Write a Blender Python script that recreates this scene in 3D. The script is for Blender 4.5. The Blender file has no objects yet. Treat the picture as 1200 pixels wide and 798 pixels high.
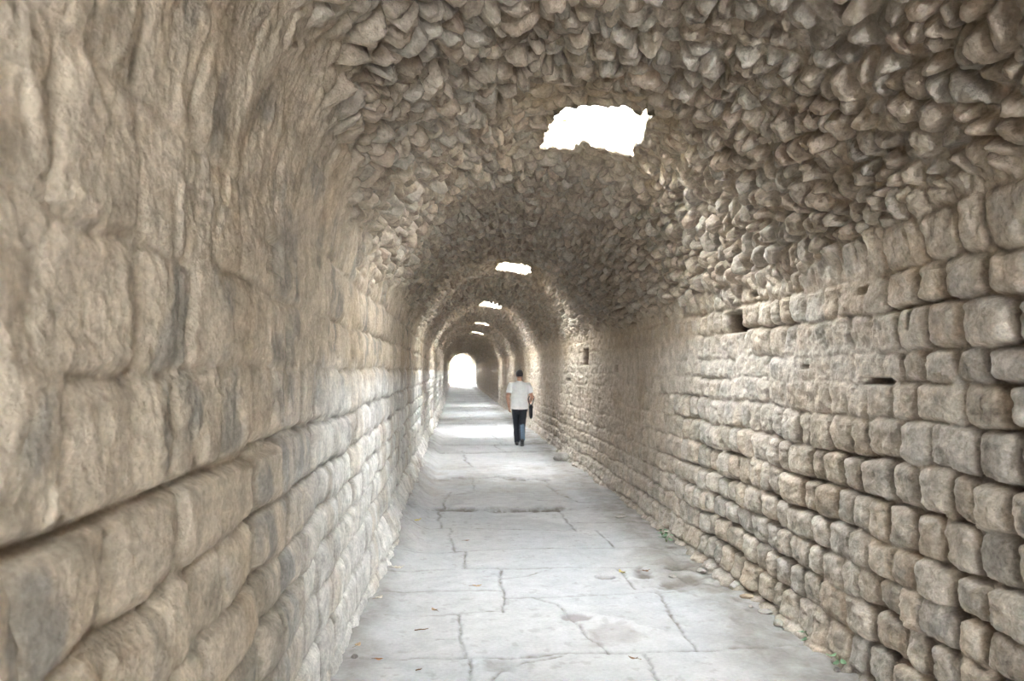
import bpy, math, random
import numpy as np
from mathutils import Vector, Matrix, Quaternion

random.seed(7)
SC = bpy.context.scene
COL = SC.collection

# ------------------------------------------------------------------ camera numbers
W, H, F = 1200.0, 798.0, 900.0
VPX, VPY = 533.0, 434.0           # where the tunnel axis (+Y) runs to
EYE = np.array([0.0, 0.0, 1.65])
pitch = math.atan((VPY - H / 2) / F)
yaw = math.atan((W / 2 - VPX) / F * math.cos(pitch))
FWD = np.array([math.sin(yaw) * math.cos(pitch), math.cos(yaw) * math.cos(pitch), math.sin(pitch)])
RGT = np.array([math.cos(yaw), -math.sin(yaw), 0.0])
UPV = np.cross(RGT, FWD)


def ray(px, py):
    d = FWD * F + RGT * (px - W / 2) + UPV * (H / 2 - py)
    return d / np.linalg.norm(d)


def on_floor(px, py):
    d = ray(px, py)
    t = -EYE[2] / d[2]
    p = EYE + t * d
    return float(p[0]), float(p[1])


def on_right(px, py):
    d = ray(px, py)
    t = (XR - EYE[0]) / d[0]
    p = EYE + t * d
    return float(p[1]), float(p[2])


def on_left(px, py):
    d = ray(px, py)
    t = (XL - EYE[0]) / d[0]
    p = EYE + t * d
    return float(p[1]), float(p[2])


# ------------------------------------------------------------------ tunnel section
XL, XR, ZS = -0.60, 2.12, 2.10    # wall planes, springing height
XC, R = (XL + XR) / 2, (XR - XL) / 2
Y0, Y1 = -9.0, 86.0
ARC = math.pi * R
UT = ZS + ARC + ZS                # developed length of the whole section


# ------------------------------------------------------------------ noise
def _hash(ix, iy, seed):
    h = (ix.astype(np.int64) * 374761393 + iy.astype(np.int64) * 668265263 + seed * 982451653) & 0x7FFFFFFF
    h = ((h ^ (h >> 13)) * 1274126177) & 0x7FFFFFFF
    h = ((h ^ (h >> 15)) * 2246822519) & 0x7FFFFFFF
    h = h ^ (h >> 16)
    return (h & 0xFFFFFF) / float(0x1000000)


def vn(x, y, seed=0):
    ix, iy = np.floor(x), np.floor(y)
    fx, fy = x - ix, y - iy
    ix, iy = ix.astype(np.int64), iy.astype(np.int64)
    fx = fx * fx * fx * (fx * (fx * 6 - 15) + 10)
    fy = fy * fy * fy * (fy * (fy * 6 - 15) + 10)
    a, b = _hash(ix, iy, seed), _hash(ix + 1, iy, seed)
    c, d = _hash(ix, iy + 1, seed), _hash(ix + 1, iy + 1, seed)
    return ((a * (1 - fx) + b * fx) * (1 - fy) + (c * (1 - fx) + d * fx) * fy) * 2 - 1


def fbm(x, y, octv=4, seed=0, gain=0.5):
    s, a, t = 0, 1.0, 0
    for k in range(octv):
        s = s + a * vn(x + 17.3 * k, y - 9.1 * k, seed + k)
        t += a
        a *= gain
        x, y = x * 2.03, y * 2.03
    return s / t


def sstep(a, b, x):
    t = np.clip((x - a) / (b - a), 0, 1)
    return t * t * (3 - 2 * t)


def cells(x, y, sx, sy, seed, jit=0.85):
    """jittered-grid Voronoi: F1, F2 (in cell units), cell hashes, offset from the cell's centre in metres"""
    gx, gy = x / sx, y / sy
    ix, iy = np.floor(gx).astype(np.int64), np.floor(gy).astype(np.int64)
    f1 = np.full(x.shape, 9.0)
    f2 = np.full(x.shape, 9.0)
    bx, by = np.zeros(x.shape), np.zeros(x.shape)
    hi, hj = np.zeros(x.shape, np.int64), np.zeros(x.shape, np.int64)
    for a in (-1, 0, 1):
        for b in (-1, 0, 1):
            cx, cy = ix + a, iy + b
            px = cx + 0.5 + jit * (_hash(cx, cy, seed) - 0.5)
            py = cy + 0.5 + jit * (_hash(cx, cy, seed + 1) - 0.5)
            w = 0.85 + 0.3 * _hash(cx, cy, seed + 2)
            d = np.hypot(gx - px, gy - py) * w
            n1 = d < f1
            f2 = np.where(n1, f1, np.minimum(f2, d))
            f1 = np.where(n1, d, f1)
            bx = np.where(n1, (gx - px) * sx, bx)
            by = np.where(n1, (gy - py) * sy, by)
            hi = np.where(n1, cx, hi)
            hj = np.where(n1, cy, hj)
    return f1, f2, hi, hj, bx, by


# ------------------------------------------------------------------ coursed blocks
def courses(z, y, joints, seed, wmin, wmax, soft, wob=0.012):
    """distance to the nearest joint (m, clipped) and a random id of the block"""
    zw = z + wob * vn(y * 1.3, z * 0.7, seed) + wob * 0.75 * vn(y * 4.3, z * 2.5, seed + 1) + wob * 0.25 * vn(y * 13, z * 9.0, seed + 2)
    j = np.array(joints)
    row = np.clip(np.searchsorted(j, zw) - 1, 0, len(j) - 2)
    lo, hi = j[row], j[row + 1]
    e = np.zeros(z.shape)
    bid = np.zeros(z.shape, np.int64)
    loc = np.zeros(z.shape)
    rng = random.Random(seed)
    for r in range(len(j) - 1):
        b = [Y0 - 1.0]
        while b[-1] < Y1 + 1:
            b.append(b[-1] + rng.uniform(wmin, wmax) * (1.25 if rng.random() < 0.2 else 1.0))
        b = np.array(b)
        m = row == r
        if not m.any():
            continue
        # a row's upright joints lean a little and wander
        lean = 0.05 * (zw[m] - lo[m]) * np.sin(np.floor(y[m] * 3) * 2.1)
        yw = y[m] + 0.012 * vn(y[m] * 3, z[m] * 6 + r * 9, seed + 5) + lean
        i = np.clip(np.searchsorted(b, yw) - 1, 0, len(b) - 2)
        ey = np.minimum(yw - b[i], b[i + 1] - yw) * 0.72
        ez = np.minimum(zw[m] - lo[m], hi[m] - zw[m])
        ez = ez + 0.004 * vn(y[m] * 9, z[m] * 9, seed + 8)
        rr = 0.045
        qx, qz = np.maximum(rr - ey, 0), np.maximum(rr - ez, 0)
        corner = rr - np.hypot(qx, qz)
        e[m] = corner
        ez = ez * 1.1
        far = (ey > rr) & (ez > rr)
        em = e[m]
        em[far] = np.minimum(ey, ez)[far]
        e[m] = em
        bid[m] = i + r * 1000
        loc[m] = (yw - (b[i] + b[i + 1]) / 2)
    h1 = _hash(bid, bid * 0 + seed, 11)
    h2 = _hash(bid, bid * 0 + seed, 12)
    h3 = _hash(bid, bid * 0 + seed, 13)
    return e, bid, h1, h2, h3, loc, zw - (lo + hi) / 2


HOLES = [  # x0, x1, y0, y1 of the light shafts in the crown
    (0.66, 1.34, 5.0, 6.06),
    (0.74, 1.30, 12.7, 13.9),
    (0.66, 1.26, 20.1, 21.8),
    (0.76, 1.30, 28.4, 29.9),
    (0.80, 1.36, 35.6, 37.0),
    (0.80, 1.20, 43.0, 43.8),
    (0.62, 0.96, 48.6, 49.3),
    (0.78, 1.12, 53.4, 54.1),
    (0.60, 1.00, 58.2, 59.0),
    (0.50, 1.00, 64.2, 65.3),
    (0.60, 0.95, 70.6, 71.4),
    (0.60, 1.00, 77.6, 78.6),
    (0.70, 1.40, -2.2, -0.9),
]


def hole_loop(k, n=160, grow=1.0, seed=0):
    """irregular outline of shaft k"""
    if k == 0:                    # the near shaft's ragged mouth, as traced in the vault
        P = [(633, 175), (637, 160), (643, 146), (652, 132), (668, 124), (700, 121), (722, 123), (740, 122), (748, 132),
             (757, 124), (765, 134), (758, 147), (757, 163), (746, 168), (741, 183), (722, 178), (698, 172), (681, 165), (668, 176), (650, 173)]
        q = []
        rs = R + 0.06
        for (px, py) in P:
            d = ray(px, py - 7)
            ox, oz = EYE[0] - XC, EYE[2] - ZS
            a_, b_, c_ = d[0] ** 2 + d[2] ** 2, d[0] * ox + d[2] * oz, ox * ox + oz * oz - rs * rs
            t_ = (-b_ + math.sqrt(b_ * b_ - a_ * c_)) / a_
            q.append((EYE + t_ * d)[:2])
        q = np.array(q)[::-1]
        seg = np.linalg.norm(np.roll(q, -1, 0) - q, axis=1)
        cum = np.concatenate([[0], np.cumsum(seg)])
        tt = np.linspace(0, cum[-1], n, endpoint=False)
        qx, qy = np.interp(tt, cum, np.append(q[:, 0], q[0, 0])), np.interp(tt, cum, np.append(q[:, 1], q[0, 1]))
        w_ = tt / cum[-1] * 40
        return qx + 0.010 * vn(w_, w_ * 0, 35) + 0.006 * vn(w_ * 2.5, w_ * 0, 36), qy + 0.018 * vn(w_, w_ * 0 + 3, 37) + 0.01 * vn(w_ * 2.5, w_ * 0, 38)
    x0, x1, y0, y1 = HOLES[k]
    cx, cy, ax, ay = (x0 + x1) / 2, (y0 + y1) / 2, (x1 - x0) / 2, (y1 - y0) / 2
    t = np.linspace(0, 2 * math.pi, n, endpoint=False)
    c, s = np.cos(t), np.sin(t)
    p = 0.42
    ux, uy = np.sign(c) * np.abs(c) ** p, np.sign(s) * np.abs(s) ** p
    rad = grow * (1 + 0.07 * vn(t * 2.6 + 7 * k, t * 0 + seed, 31) + 0.06 * vn(t * 7 + 3 * k, t * 0 + seed, 32)
                  + 0.035 * vn(t * 19 + k, t * 0 + seed, 33))
    # first shaft: near edge short, far edge leans outwards
    skew = 0.16 * uy * (1 if k == 0 else 0.4)
    vx, vy = cx + (ux * ax + (skew * ax if k < 4 else 0)) * rad, cy + uy * ay * rad
    return vx, vy - 0.5 * (vx - cx)


def in_loop(px, py, lx, ly):
    ins = np.zeros(px.shape, bool)
    j = len(lx) - 1
    for i in range(len(lx)):
        c = ((ly[i] > py) != (ly[j] > py)) & (px < (lx[j] - lx[i]) * (py - ly[i]) / (ly[j] - ly[i] + 1e-12) + lx[i])
        ins ^= c
        j = i
    return ins


def near_hole(x, y):
    """1 at a shaft's rim, 0 away from it"""
    w = np.zeros(np.broadcast(x, y).shape)
    for (x0, x1, y0, y1) in HOLES:
        dx = np.maximum(np.maximum(x0 - x, x - x1), 0)
        dy = np.maximum(np.maximum(y0 - y, y - y1), 0) * 0.8
        w = np.maximum(w, 1 - sstep(0.06, 0.42, np.hypot(dx, dy)))
    return w


RIGHT_J = [-0.15, 0.06, 0.25, 0.44, 0.62, 0.80, 1.01, 1.21, 1.42, 1.60, 1.75, 1.95, 2.13, 2.36]
LEFT_J = [-0.15, 0.10, 0.36, 0.60, 0.80, 0.98, 1.18, 1.40, 1.66, 1.92, 2.20, 2.5]


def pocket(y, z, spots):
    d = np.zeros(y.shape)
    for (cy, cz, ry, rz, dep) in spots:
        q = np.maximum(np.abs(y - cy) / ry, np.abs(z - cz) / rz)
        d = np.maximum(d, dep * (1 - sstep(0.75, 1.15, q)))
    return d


def section(u, y, dy):
    """inward relief and surface colours over developed width u and length y"""
    zl = u                        # height on the left side, runs on up the vault
    zr = UT - u
    ua = (u - ZS) / R             # angle round the vault
    xx = XC - R * np.cos(np.clip(ua, 0, math.pi))
    fine = fbm(u * 9, y * 9, 4, 3)
    grit = fbm(u * 38, y * 38, 3, 4)
    broad = fbm(u * 0.9, y * 0.6, 3, 5)
    mid = fbm(u * 3.1, y * 2.6, 3, 6)

    # ---- left wall: big worn blocks, skinned over with lime wash higher up
    soft = np.maximum(0.034, dy * 1.3)
    e, bid, h1, h2, h3, lx, lz = courses(zl, y, LEFT_J, 21, 0.26, 0.46, soft, 0.020)
    skin = sstep(1.30, 1.50, zl + 0.12 * mid) * (1 - 0.35 * sstep(3.0, 5.0, y))
    skin = skin * (1 - 0.24 * sstep(0.05, 0.35, fbm(y * 1.9 + 11, zl * 1.6, 3, 50)) * sstep(2.3, 1.9, zl))
    skin = np.maximum(skin, 0.34 + 0.2 * broad)
    bul = 0.5 * sstep(0.0, 1.0, (e - 0.002) / np.maximum(0.016, dy)) + 0.5 * sstep(0.0, 1.0, e / np.maximum(0.06, dy * 1.3))
    dome = 1 - np.clip((np.abs(lz) / 0.13) ** 2, 0, 1)
    fill = 0.30 + 0.70 * sstep(-0.25, 0.25, fbm(y * 2.7, zl * 3.5, 3, 49))
    depth = 0.054 * (1 - 0.80 * skin) * fill
    L = depth * (bul - 1) + 0.03 * (h1 - 0.5) * (1 - 0.7 * skin) + 0.015 * dome * (1 - skin)
    flute = fbm(y * 6.0 + 0.9 * mid, zl * 1.9 + 0.4 * mid, 5, 41)
    flute2 = fbm(y * 20 + 2 * mid, zl * 4.5, 3, 42)
    hang = fbm(y * 3.3 + 0.3 * zl + 0.5 * mid, zl * 2.1, 4, 46)
    lip = sstep(-0.05, 0.12, hang) * sstep(0.8, 0.5, np.abs(hang) * 2.2)
    lump = fbm(y * 4.2, zl * 2.6, 4, 47)
    scab = sstep(0.02, 0.10, fbm(y * 4.5 + 7, zl * 1.7, 4, 48))
    L = L + skin * (0.009 * flute + 0.002 * flute2 + 0.007 * (lip - 0.5) + 0.016 * lump + 0.009 * scab) + 0.007 * fine + 0.004 * grit + 0.018 * broad
    L = L - (1 - skin) * 0.010 * np.abs(mid)
    spots = [(*on_left(*q), ry, rz, dep) for q, ry, rz, dep in (
        ((40, 105), 0.026, 0.030, 0.07), ((390, 168), 0.07, 0.02, 0.035), ((333, 300), 0.10, 0.06, 0.03))]
    L = L - pocket(y, zl, spots)
    # main open joint under the wash
    jn = np.exp(-((zl - 1.40 - 0.022 * vn(y * 3.0, y * 0, 77)) / 0.014) ** 2) * sstep(4.5, 2.5, y)
    L = L - 0.038 * jn
    stoneL = (1 - skin * 0.85)
    greyp = sstep(0.12, 0.42, fbm(y * 5 + 3, zl * 3.2, 4, 43) + 0.35 * (h2 - 0.5)) * (0.35 + 0.65 * sstep(0.0, .03, e))
    cream = np.array([0.530, 0.440, 0.335])
    grey = np.array([0.225, 0.212, 0.190])
    ochre = np.array([0.400, 0.290, 0.175])
    pale = np.array([0.73, 0.71, 0.675])  # whitewash, lifted in colour to add the near shaft's pool of light
    g = greyp * (0.55 + 0.30 * stoneL)
    cL = cream * (1 - g)[..., None] + grey * g[..., None]
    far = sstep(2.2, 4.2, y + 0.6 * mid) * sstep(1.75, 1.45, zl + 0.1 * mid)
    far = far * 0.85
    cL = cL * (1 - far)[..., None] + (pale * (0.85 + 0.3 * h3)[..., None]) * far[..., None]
    och = sstep(0.15, 0.5, fbm(y * 2.2, zl * 1.1, 3, 44)) * 0.35
    cL = cL * (1 - och)[..., None] + ochre * och[..., None]
    moss = sstep(-0.05, 0.35, fbm(y * 4, zl * 5, 4, 45) + 0.35 * (h3 - 0.5)) * sstep(1.5, 1.1, zl) * sstep(3.6, 2.2, y) * 0.6
    cL = cL * (1 - moss)[..., None] + np.array([0.17, 0.16, 0.13]) * moss[..., None]
    dirtL = (1 - sstep(0.0, 0.02, e)) * 0.6 * (1 - 0.8 * skin)
    cL = cL * (1 - dirtL)[..., None] + np.array([0.19, 0.155, 0.12]) * dirtL[..., None]

    # ---- right wall: squared courses, deep open joints low down, mortared higher
    soft = np.maximum(0.028, dy * 1.25)
    wy = y
    e, bid, h1, h2, h3, lx, lz = courses(zr, wy, RIGHT_J, 57, 0.13, 0.29, soft, 0.020)
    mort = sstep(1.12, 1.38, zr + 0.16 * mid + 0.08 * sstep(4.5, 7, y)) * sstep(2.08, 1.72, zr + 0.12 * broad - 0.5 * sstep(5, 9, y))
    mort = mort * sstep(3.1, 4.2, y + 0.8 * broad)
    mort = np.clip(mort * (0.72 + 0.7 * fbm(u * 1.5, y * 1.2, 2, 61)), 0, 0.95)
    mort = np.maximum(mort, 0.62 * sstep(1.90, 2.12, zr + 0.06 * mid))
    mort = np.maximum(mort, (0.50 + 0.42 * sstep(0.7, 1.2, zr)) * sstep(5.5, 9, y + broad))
    bul = 0.68 * sstep(0.0, 1.0, (e - 0.002) / np.maximum(0.014, dy)) + 0.32 * sstep(0.0, 1.0, e / np.maximum(0.06, dy * 1.3))
    fill = 0.25 + 0.75 * sstep(-0.30, 0.20, fbm(y * 2.9 + 40, zr * 3.1, 3, 67) + 0.25 * sstep(4.5, 3, y) - 0.25 * sstep(6, 10, y))
    depth = 0.078 * (1 - 0.86 * mort) * fill
    dome = 1 - np.clip((np.abs(lz) / 0.11) ** 2, 0, 1) * 0.5 - np.clip((np.abs(lx) / 0.18) ** 2, 0, 1) * 0.5
    gone = (h2 > 0.965) & (zr > 1.2)
    Rr = depth * (bul - 1) + 0.030 * (h1 - 0.5) * (1 - 0.7 * mort) + 0.020 * dome * (1 - mort)
    Rr = Rr + lx * 0.10 * (h3 - 0.5) * (1 - mort)
    rough = fbm(u * 19, y * 19, 4, 68)
    Rr = Rr + 0.011 * fine + 0.006 * grit + 0.013 * rough + 0.016 * broad + mort * 0.012 * mid
    pit = sstep(0.25, 0.6, fbm(u * 22, y * 22, 2, 66))
    Rr = Rr - 0.007 * pit * (1 - 0.5 * mort)
    spots = [(*on_right(*q), ry, rz, dep) for q, ry, rz, dep in (
        ((855, 378), 0.17, 0.075, 0.30), ((1020, 447), 0.13, 0.018, 0.14), ((1010, 340), 0.05, 0.018, 0.06),
        ((685, 418), 0.22, 0.13, 0.25), ((720, 432), 0.12, 0.05, 0.06), ((1062, 372), 0.014, 0.05, 0.07),
        ((880, 345), 0.07, 0.02, 0.06), ((940, 430), 0.05, 0.015, 0.05), ((668, 445), 0.3, 0.03, 0.06))]
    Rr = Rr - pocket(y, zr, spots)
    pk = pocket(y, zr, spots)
    st = np.array([0.505, 0.440, 0.365])
    stt = np.array([0.510, 0.425, 0.335])
    stg = np.array([0.465, 0.420, 0.365])
    cR = np.where((h3 > 0.72)[..., None], stt, np.where((h3 < 0.33)[..., None], stg, st)) * (0.88 + 0.24 * h1)[..., None]
    lich = sstep(0.0, 0.45, fbm(u * 7, y * 7, 4, 63) + 0.35 * (h2 - 0.5)) * sstep(0.015, 0.06, e) * 0.52
    cR = cR * (1 - lich)[..., None] + np.array([0.262, 0.245, 0.218]) * lich[..., None]
    rim = sstep(0.012, 0.022, e) * (1 - sstep(0.03, 0.055, e)) * np.clip(0.4 + fbm(u * 6, y * 6, 3, 69), 0, 1) * 0.55
    cR = cR * (1 - rim)[..., None] + np.array([0.56, 0.515, 0.45]) * rim[..., None]
    mc = np.array([0.580, 0.515, 0.440])
    mm = np.clip(mort * 1.05, 0, 1) * (1 - 0.65 * sstep(0.03, 0.06, e))
    mcol = mc + (np.array([0.47, 0.385, 0.29]) - mc) * sstep(1.75, 2.05, zr)[..., None]
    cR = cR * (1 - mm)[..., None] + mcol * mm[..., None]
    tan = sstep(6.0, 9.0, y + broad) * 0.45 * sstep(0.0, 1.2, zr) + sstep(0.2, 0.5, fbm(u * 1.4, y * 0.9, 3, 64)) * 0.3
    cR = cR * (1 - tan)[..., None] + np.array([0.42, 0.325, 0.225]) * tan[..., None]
    dirt = (1 - sstep(0.0, 0.018, e)) * (1 - mort) * 0.75 * fill
    cR = cR * (1 - dirt)[..., None] + np.array([0.15, 0.12, 0.09]) * dirt[..., None]
    pk = np.clip(pk * 12, 0, 0.85)  # shade inside the pockets, painted in as dark brown
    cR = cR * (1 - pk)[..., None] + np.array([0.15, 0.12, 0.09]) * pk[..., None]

    # ---- vault: rough stones set on edge, points hanging out of the mortar
    wu = u + 0.035 * vn(u * 6, y * 6, 71) + 0.012 * vn(u * 17, y * 17, 73)
    wyv = y + 0.035 * vn(u * 6 + 9, y * 6, 72) + 0.012 * vn(u * 17, y * 17 + 4, 74)
    nh = near_hole(xx, y)
    f1, f2, hi, hj, bx, by = cells(wu, wyv, 0.128, 0.104, 81, 0.95)
    g1, g2, g3, g4 = (_hash(hi, hj, s) for s in (91, 92, 93, 94))
    edge = f2 - f1
    es = np.maximum(0.36, dy * 3.0)
    plate = sstep(0.0, 1.0, edge / es)
    size = 0.026 + 0.060 * g1
    gap = (g4 > 0.93)
    size = np.where(gap, 0.01, size)
    tilt = bx * (g2 - 0.5) * 0.55 + by * ((g3 - 0.5) * 0.5 - 0.25)
    V = size * plate + tilt * plate - 0.035
    point = 0.045 * (1 - np.clip(f1 / 0.75, 0, 1) ** 2) * (0.5 + g3)
    V = V + point * plate
    k1, k2, ki, kj, kx, ky = cells(wu + 3.3, wyv + 1.7, 0.062, 0.055, 85, 0.9)
    V = V + 0.010 * sstep(0.0, 0.35, k2 - k1) * (0.3 + _hash(ki, kj, 95)) + kx * (_hash(ki, kj, 96) - .5) * 0.18
    bed = -0.012 + 0.026 * fbm(u * 2.3, y * 2.3, 3, 89)
    dv = V - bed
    V = bed + 0.5 * (dv + np.sqrt(dv * dv + 0.012 ** 2))
    V = V + 0.010 * fine + 0.005 * grit + 0.030 * broad
    V = V * (1 - 0.55 * nh) + nh * (0.012 * fbm(u * 9, y * 11, 3, 87) - 0.03)
    vb = np.array([0.395, 0.328, 0.258])
    vg = np.array([0.390, 0.342, 0.285])
    vd = np.array([0.350, 0.288, 0.226])
    cV = np.where((g2 > 0.62)[..., None], vg, np.where((g2 < 0.25)[..., None], vd, vb)) * (0.87 + 0.24 * g3)[..., None]
    rosy = ((g1 > 0.86) & (g4 > 0.4)).astype(float) * 0.3
    cV = cV * (1 - rosy)[..., None] + np.array([0.50, 0.375, 0.285]) * rosy[..., None]
    jm = (1 - sstep(0.02, 0.16, edge)) * 0.3
    cV = cV * (1 - jm)[..., None] + np.array([0.26, 0.215, 0.165]) * jm[..., None]
    oc = nh * (0.35 + 0.45 * fbm(u * 3.5, y * 3.5, 3, 88))
    oc = np.clip(oc, 0, 0.75)
    cV = cV * (1 - oc)[..., None] + np.array([0.400, 0.300, 0.180]) * oc[..., None]

    # ---- one skin: where wall work gives way to vault work
    lim_l = ZS + R * (0.50 - 0.28 * sstep(1.5, 5.5, y)) + 0.18 * mid + 0.12 * broad
    lim_r = ZS + R * (0.10 + 0.10 * sstep(4.5, 3.0, y)) + 0.14 * mid + 0.07 * broad
    wl = 1 - sstep(-0.22, 0.30, zl - lim_l)
    wr = 1 - sstep(-0.12, 0.18, zr - lim_r)
    wv = np.clip(1 - wl - wr, 0, 1)
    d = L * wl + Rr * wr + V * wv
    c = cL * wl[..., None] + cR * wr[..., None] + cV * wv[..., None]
    # gentle bends of the whole tunnel and the ragged footings
    d = d + 0.035 * fbm(u * 0.4, y * 0.23, 2, 99) - 0.02
    foot_l = sstep(0.42, 0.0, zl + 0.10 * mid) * sstep(5.2, 7.5, y) * (0.12 + 0.05 * fine)
    foot_r = sstep(0.20, 0.0, zr + 0.06 * mid) * (0.05 + 0.03 * fine)
    d = d + foot_l + foot_r
    # the far wall line steps back beyond the pier on the right
    d = d + np.where(zr < ZS, 0.05 * sstep(15.6, 15.4, y) * sstep(12.6, 13.0, y), 0)
    return d, c


# ------------------------------------------------------------------ mesh builders
def raw_mesh(name, co, quads, tris=None):
    me = bpy.data.meshes.new(name)
    co = np.asarray(co, np.float32)
    quads = np.asarray(quads, np.int32).reshape(-1, 4)
    me.vertices.add(len(co))
    me.vertices.foreach_set('co', co.ravel())
    me.loops.add(quads.size)
    me.loops.foreach_set('vertex_index', quads.ravel())
    me.polygons.add(len(quads))
    me.polygons.foreach_set('loop_start', np.arange(0, quads.size, 4, dtype=np.int32))
    me.update(calc_edges=True)
    me.polygons.foreach_set('use_smooth', np.ones(len(quads), bool))
    return me


ALB = 0.92


def paint(me, c, k=1.0):
    a = me.color_attributes.new('Tint', 'FLOAT_COLOR', 'POINT')
    rgba = np.ones((len(c), 4), np.float32)
    rgba[:, :3] = np.clip(c * ALB * k, 0.02, 0.95)
    a.data.foreach_set('color', rgba.ravel())


def link(name, me, mat=None, parent=None):
    o = bpy.data.objects.new(name, me)
    COL.objects.link(o)
    if mat:
        me.materials.clear()
        me.materials.append(mat)
    if parent:
        o.parent = parent
    return o


def tag(o, label, cat, group=None, kind=None):
    o['label'] = label
    o['category'] = cat
    if group:
        o['group'] = group
    if kind:
        o['kind'] = kind
    return o


def grid_quads(nr, nc, mask=None, flip=False):
    i = np.arange(nr * nc).reshape(nr, nc)
    q = np.stack([i[:-1, :-1], i[:-1, 1:], i[1:, 1:], i[1:, :-1]], -1)
    if flip:
        q = q[..., ::-1]
    q = q.reshape(-1, 4)
    if mask is not None:
        q = q[mask.reshape(-1)]
    return q


# ------------------------------------------------------------------ materials
def stone_material(name, attr=True, base=(0.4, 0.35, 0.3), rough=0.92, bump=0.5, grain=60.0, spread=0.22, spec=0.25):
    m = bpy.data.materials.new(name)
    m.use_nodes = True
    nt = m.node_tree
    n = nt.nodes
    b = n['Principled BSDF']
    b.inputs['Roughness'].default_value = rough
    b.inputs['Specular IOR Level'].default_value = spec
    tc = n.new('ShaderNodeTexCoord')
    if attr:
        a = n.new('ShaderNodeVertexColor')
        a.layer_name = 'Tint'
        src = a.outputs['Color']
    else:
        a = n.new('ShaderNodeRGB')
        a.outputs[0].default_value = (*base, 1)
        src = a.outputs[0]
    t1 = n.new('ShaderNodeTexNoise')
    t1.inputs['Scale'].default_value = grain
    t1.inputs['Detail'].default_value = 6
    t1.inputs['Roughness'].default_value = 0.7
    t2 = n.new('ShaderNodeTexNoise')
    t2.inputs['Scale'].default_value = grain * 0.17
    t2.inputs['Detail'].default_value = 5
    nt.links.new(tc.outputs['Object'], t1.inputs['Vector'])
    nt.links.new(tc.outputs['Object'], t2.inputs['Vector'])
    mr1 = n.new('ShaderNodeMapRange')
    mr1.inputs['From Min'].default_value = 0.3
    mr1.inputs['From Max'].default_value = 0.7
    mr1.inputs['To Min'].default_value = 1 - spread
    mr1.inputs['To Max'].default_value = 1 + spread
    nt.links.new(t1.outputs['Fac'], mr1.inputs['Value'])
    mr2 = n.new('ShaderNodeMapRange')
    mr2.inputs['From Min'].default_value = 0.3
    mr2.inputs['From Max'].default_value = 0.7
    mr2.inputs['To Min'].default_value = 1 - spread * 0.8
    mr2.inputs['To Max'].default_value = 1 + spread * 0.8
    nt.links.new(t2.outputs['Fac'], mr2.inputs['Value'])
    mu = n.new('ShaderNodeMath')
    mu.operation = 'MULTIPLY'
    nt.links.new(mr1.outputs[0], mu.inputs[0])
    nt.links.new(mr2.outputs[0], mu.inputs[1])
    vm = n.new('ShaderNodeVectorMath')
    vm.operation = 'SCALE'
    nt.links.new(src, vm.inputs[0])
    nt.links.new(mu.outputs[0], vm.inputs['Scale'])
    nt.links.new(vm.outputs[0], b.inputs['Base Color'])
    bp = n.new('ShaderNodeBump')
    bp.inputs['Strength'].default_value = bump
    bp.inputs['Distance'].default_value = 0.01
    nt.links.new(t1.outputs['Fac'], bp.inputs['Height'])
    nt.links.new(bp.outputs[0], b.inputs['Normal'])
    return m


def plain_material(name, col, rough=0.8, noise=0.12, scale=30.0, bump=0.2, spec=0.3, sheen=0.0):
    m = stone_material(name, False, col, rough, bump, scale, noise, spec)
    if sheen:
        m.node_tree.nodes['Principled BSDF'].inputs['Sheen Weight'].default_value = sheen
    return m


M_WALL = stone_material('weathered_limestone', True, bump=0.9, grain=55, spread=0.28)
M_VAULT = stone_material('rubble_vault_stone', True, bump=0.9, grain=48, spread=0.26)
M_FLOOR = stone_material('worn_paving_stone', True, bump=0.18, grain=42, spread=0.10, rough=0.85)

# ------------------------------------------------------------------ tunnel shell
ys = [Y0]
while ys[-1] < 0.75:
    ys.append(ys[-1] + max(0.012, 0.11 * min(1.0, (0.75 - ys[-1]) / 1.6)))
while ys[-1] < Y1:
    ys.append(ys[-1] + max(0.0070, 0.0029 * ys[-1]))
ys = np.array(ys)
dys = np.gradient(ys)
uL = np.linspace(-0.12, ZS, 250)
uV = np.linspace(ZS, ZS + ARC, 400)
uR = np.linspace(ZS + ARC, UT + 0.12, 245)


def place(u, y, d):
    a = np.clip((u - ZS) / R, 0, math.pi)
    x = XC - R * np.cos(a) + d * np.cos(a)
    z = np.where(u < ZS, u, np.where(u > ZS + ARC, UT - u, ZS + R * np.sin(a)))
    z = z - d * np.sin(a)
    return x, np.broadcast_to(y, x.shape), z


def shell(name, us, mat):
    U, Y = np.meshgrid(us, ys, indexing='ij')
    DY = np.broadcast_to(dys, U.shape)
    d, c = section(U, Y, DY)
    x, y, z = place(U, Y, d)
    co = np.stack([x, y, z], -1).reshape(-1, 3)
    return U, Y, x, z, co, c.reshape(-1, 3)


U, Y, x, z, co, c = shell('wall_left', uL, M_WALL)
me = raw_mesh('wall_left', co, grid_quads(*U.shape))
paint(me, c)
o = link('wall_left', me, M_WALL)
tag(o, 'lime-washed wall of big worn blocks along the near side of the passage', 'wall', kind='structure')

U, Y, x, z, co, c = shell('wall_right', uR, M_WALL)
me = raw_mesh('wall_right', co, grid_quads(*U.shape))
paint(me, c)
o = link('wall_right', me, M_WALL)
tag(o, 'wall of squared stone courses with dark open joints beside the paving', 'wall', kind='structure')

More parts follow.
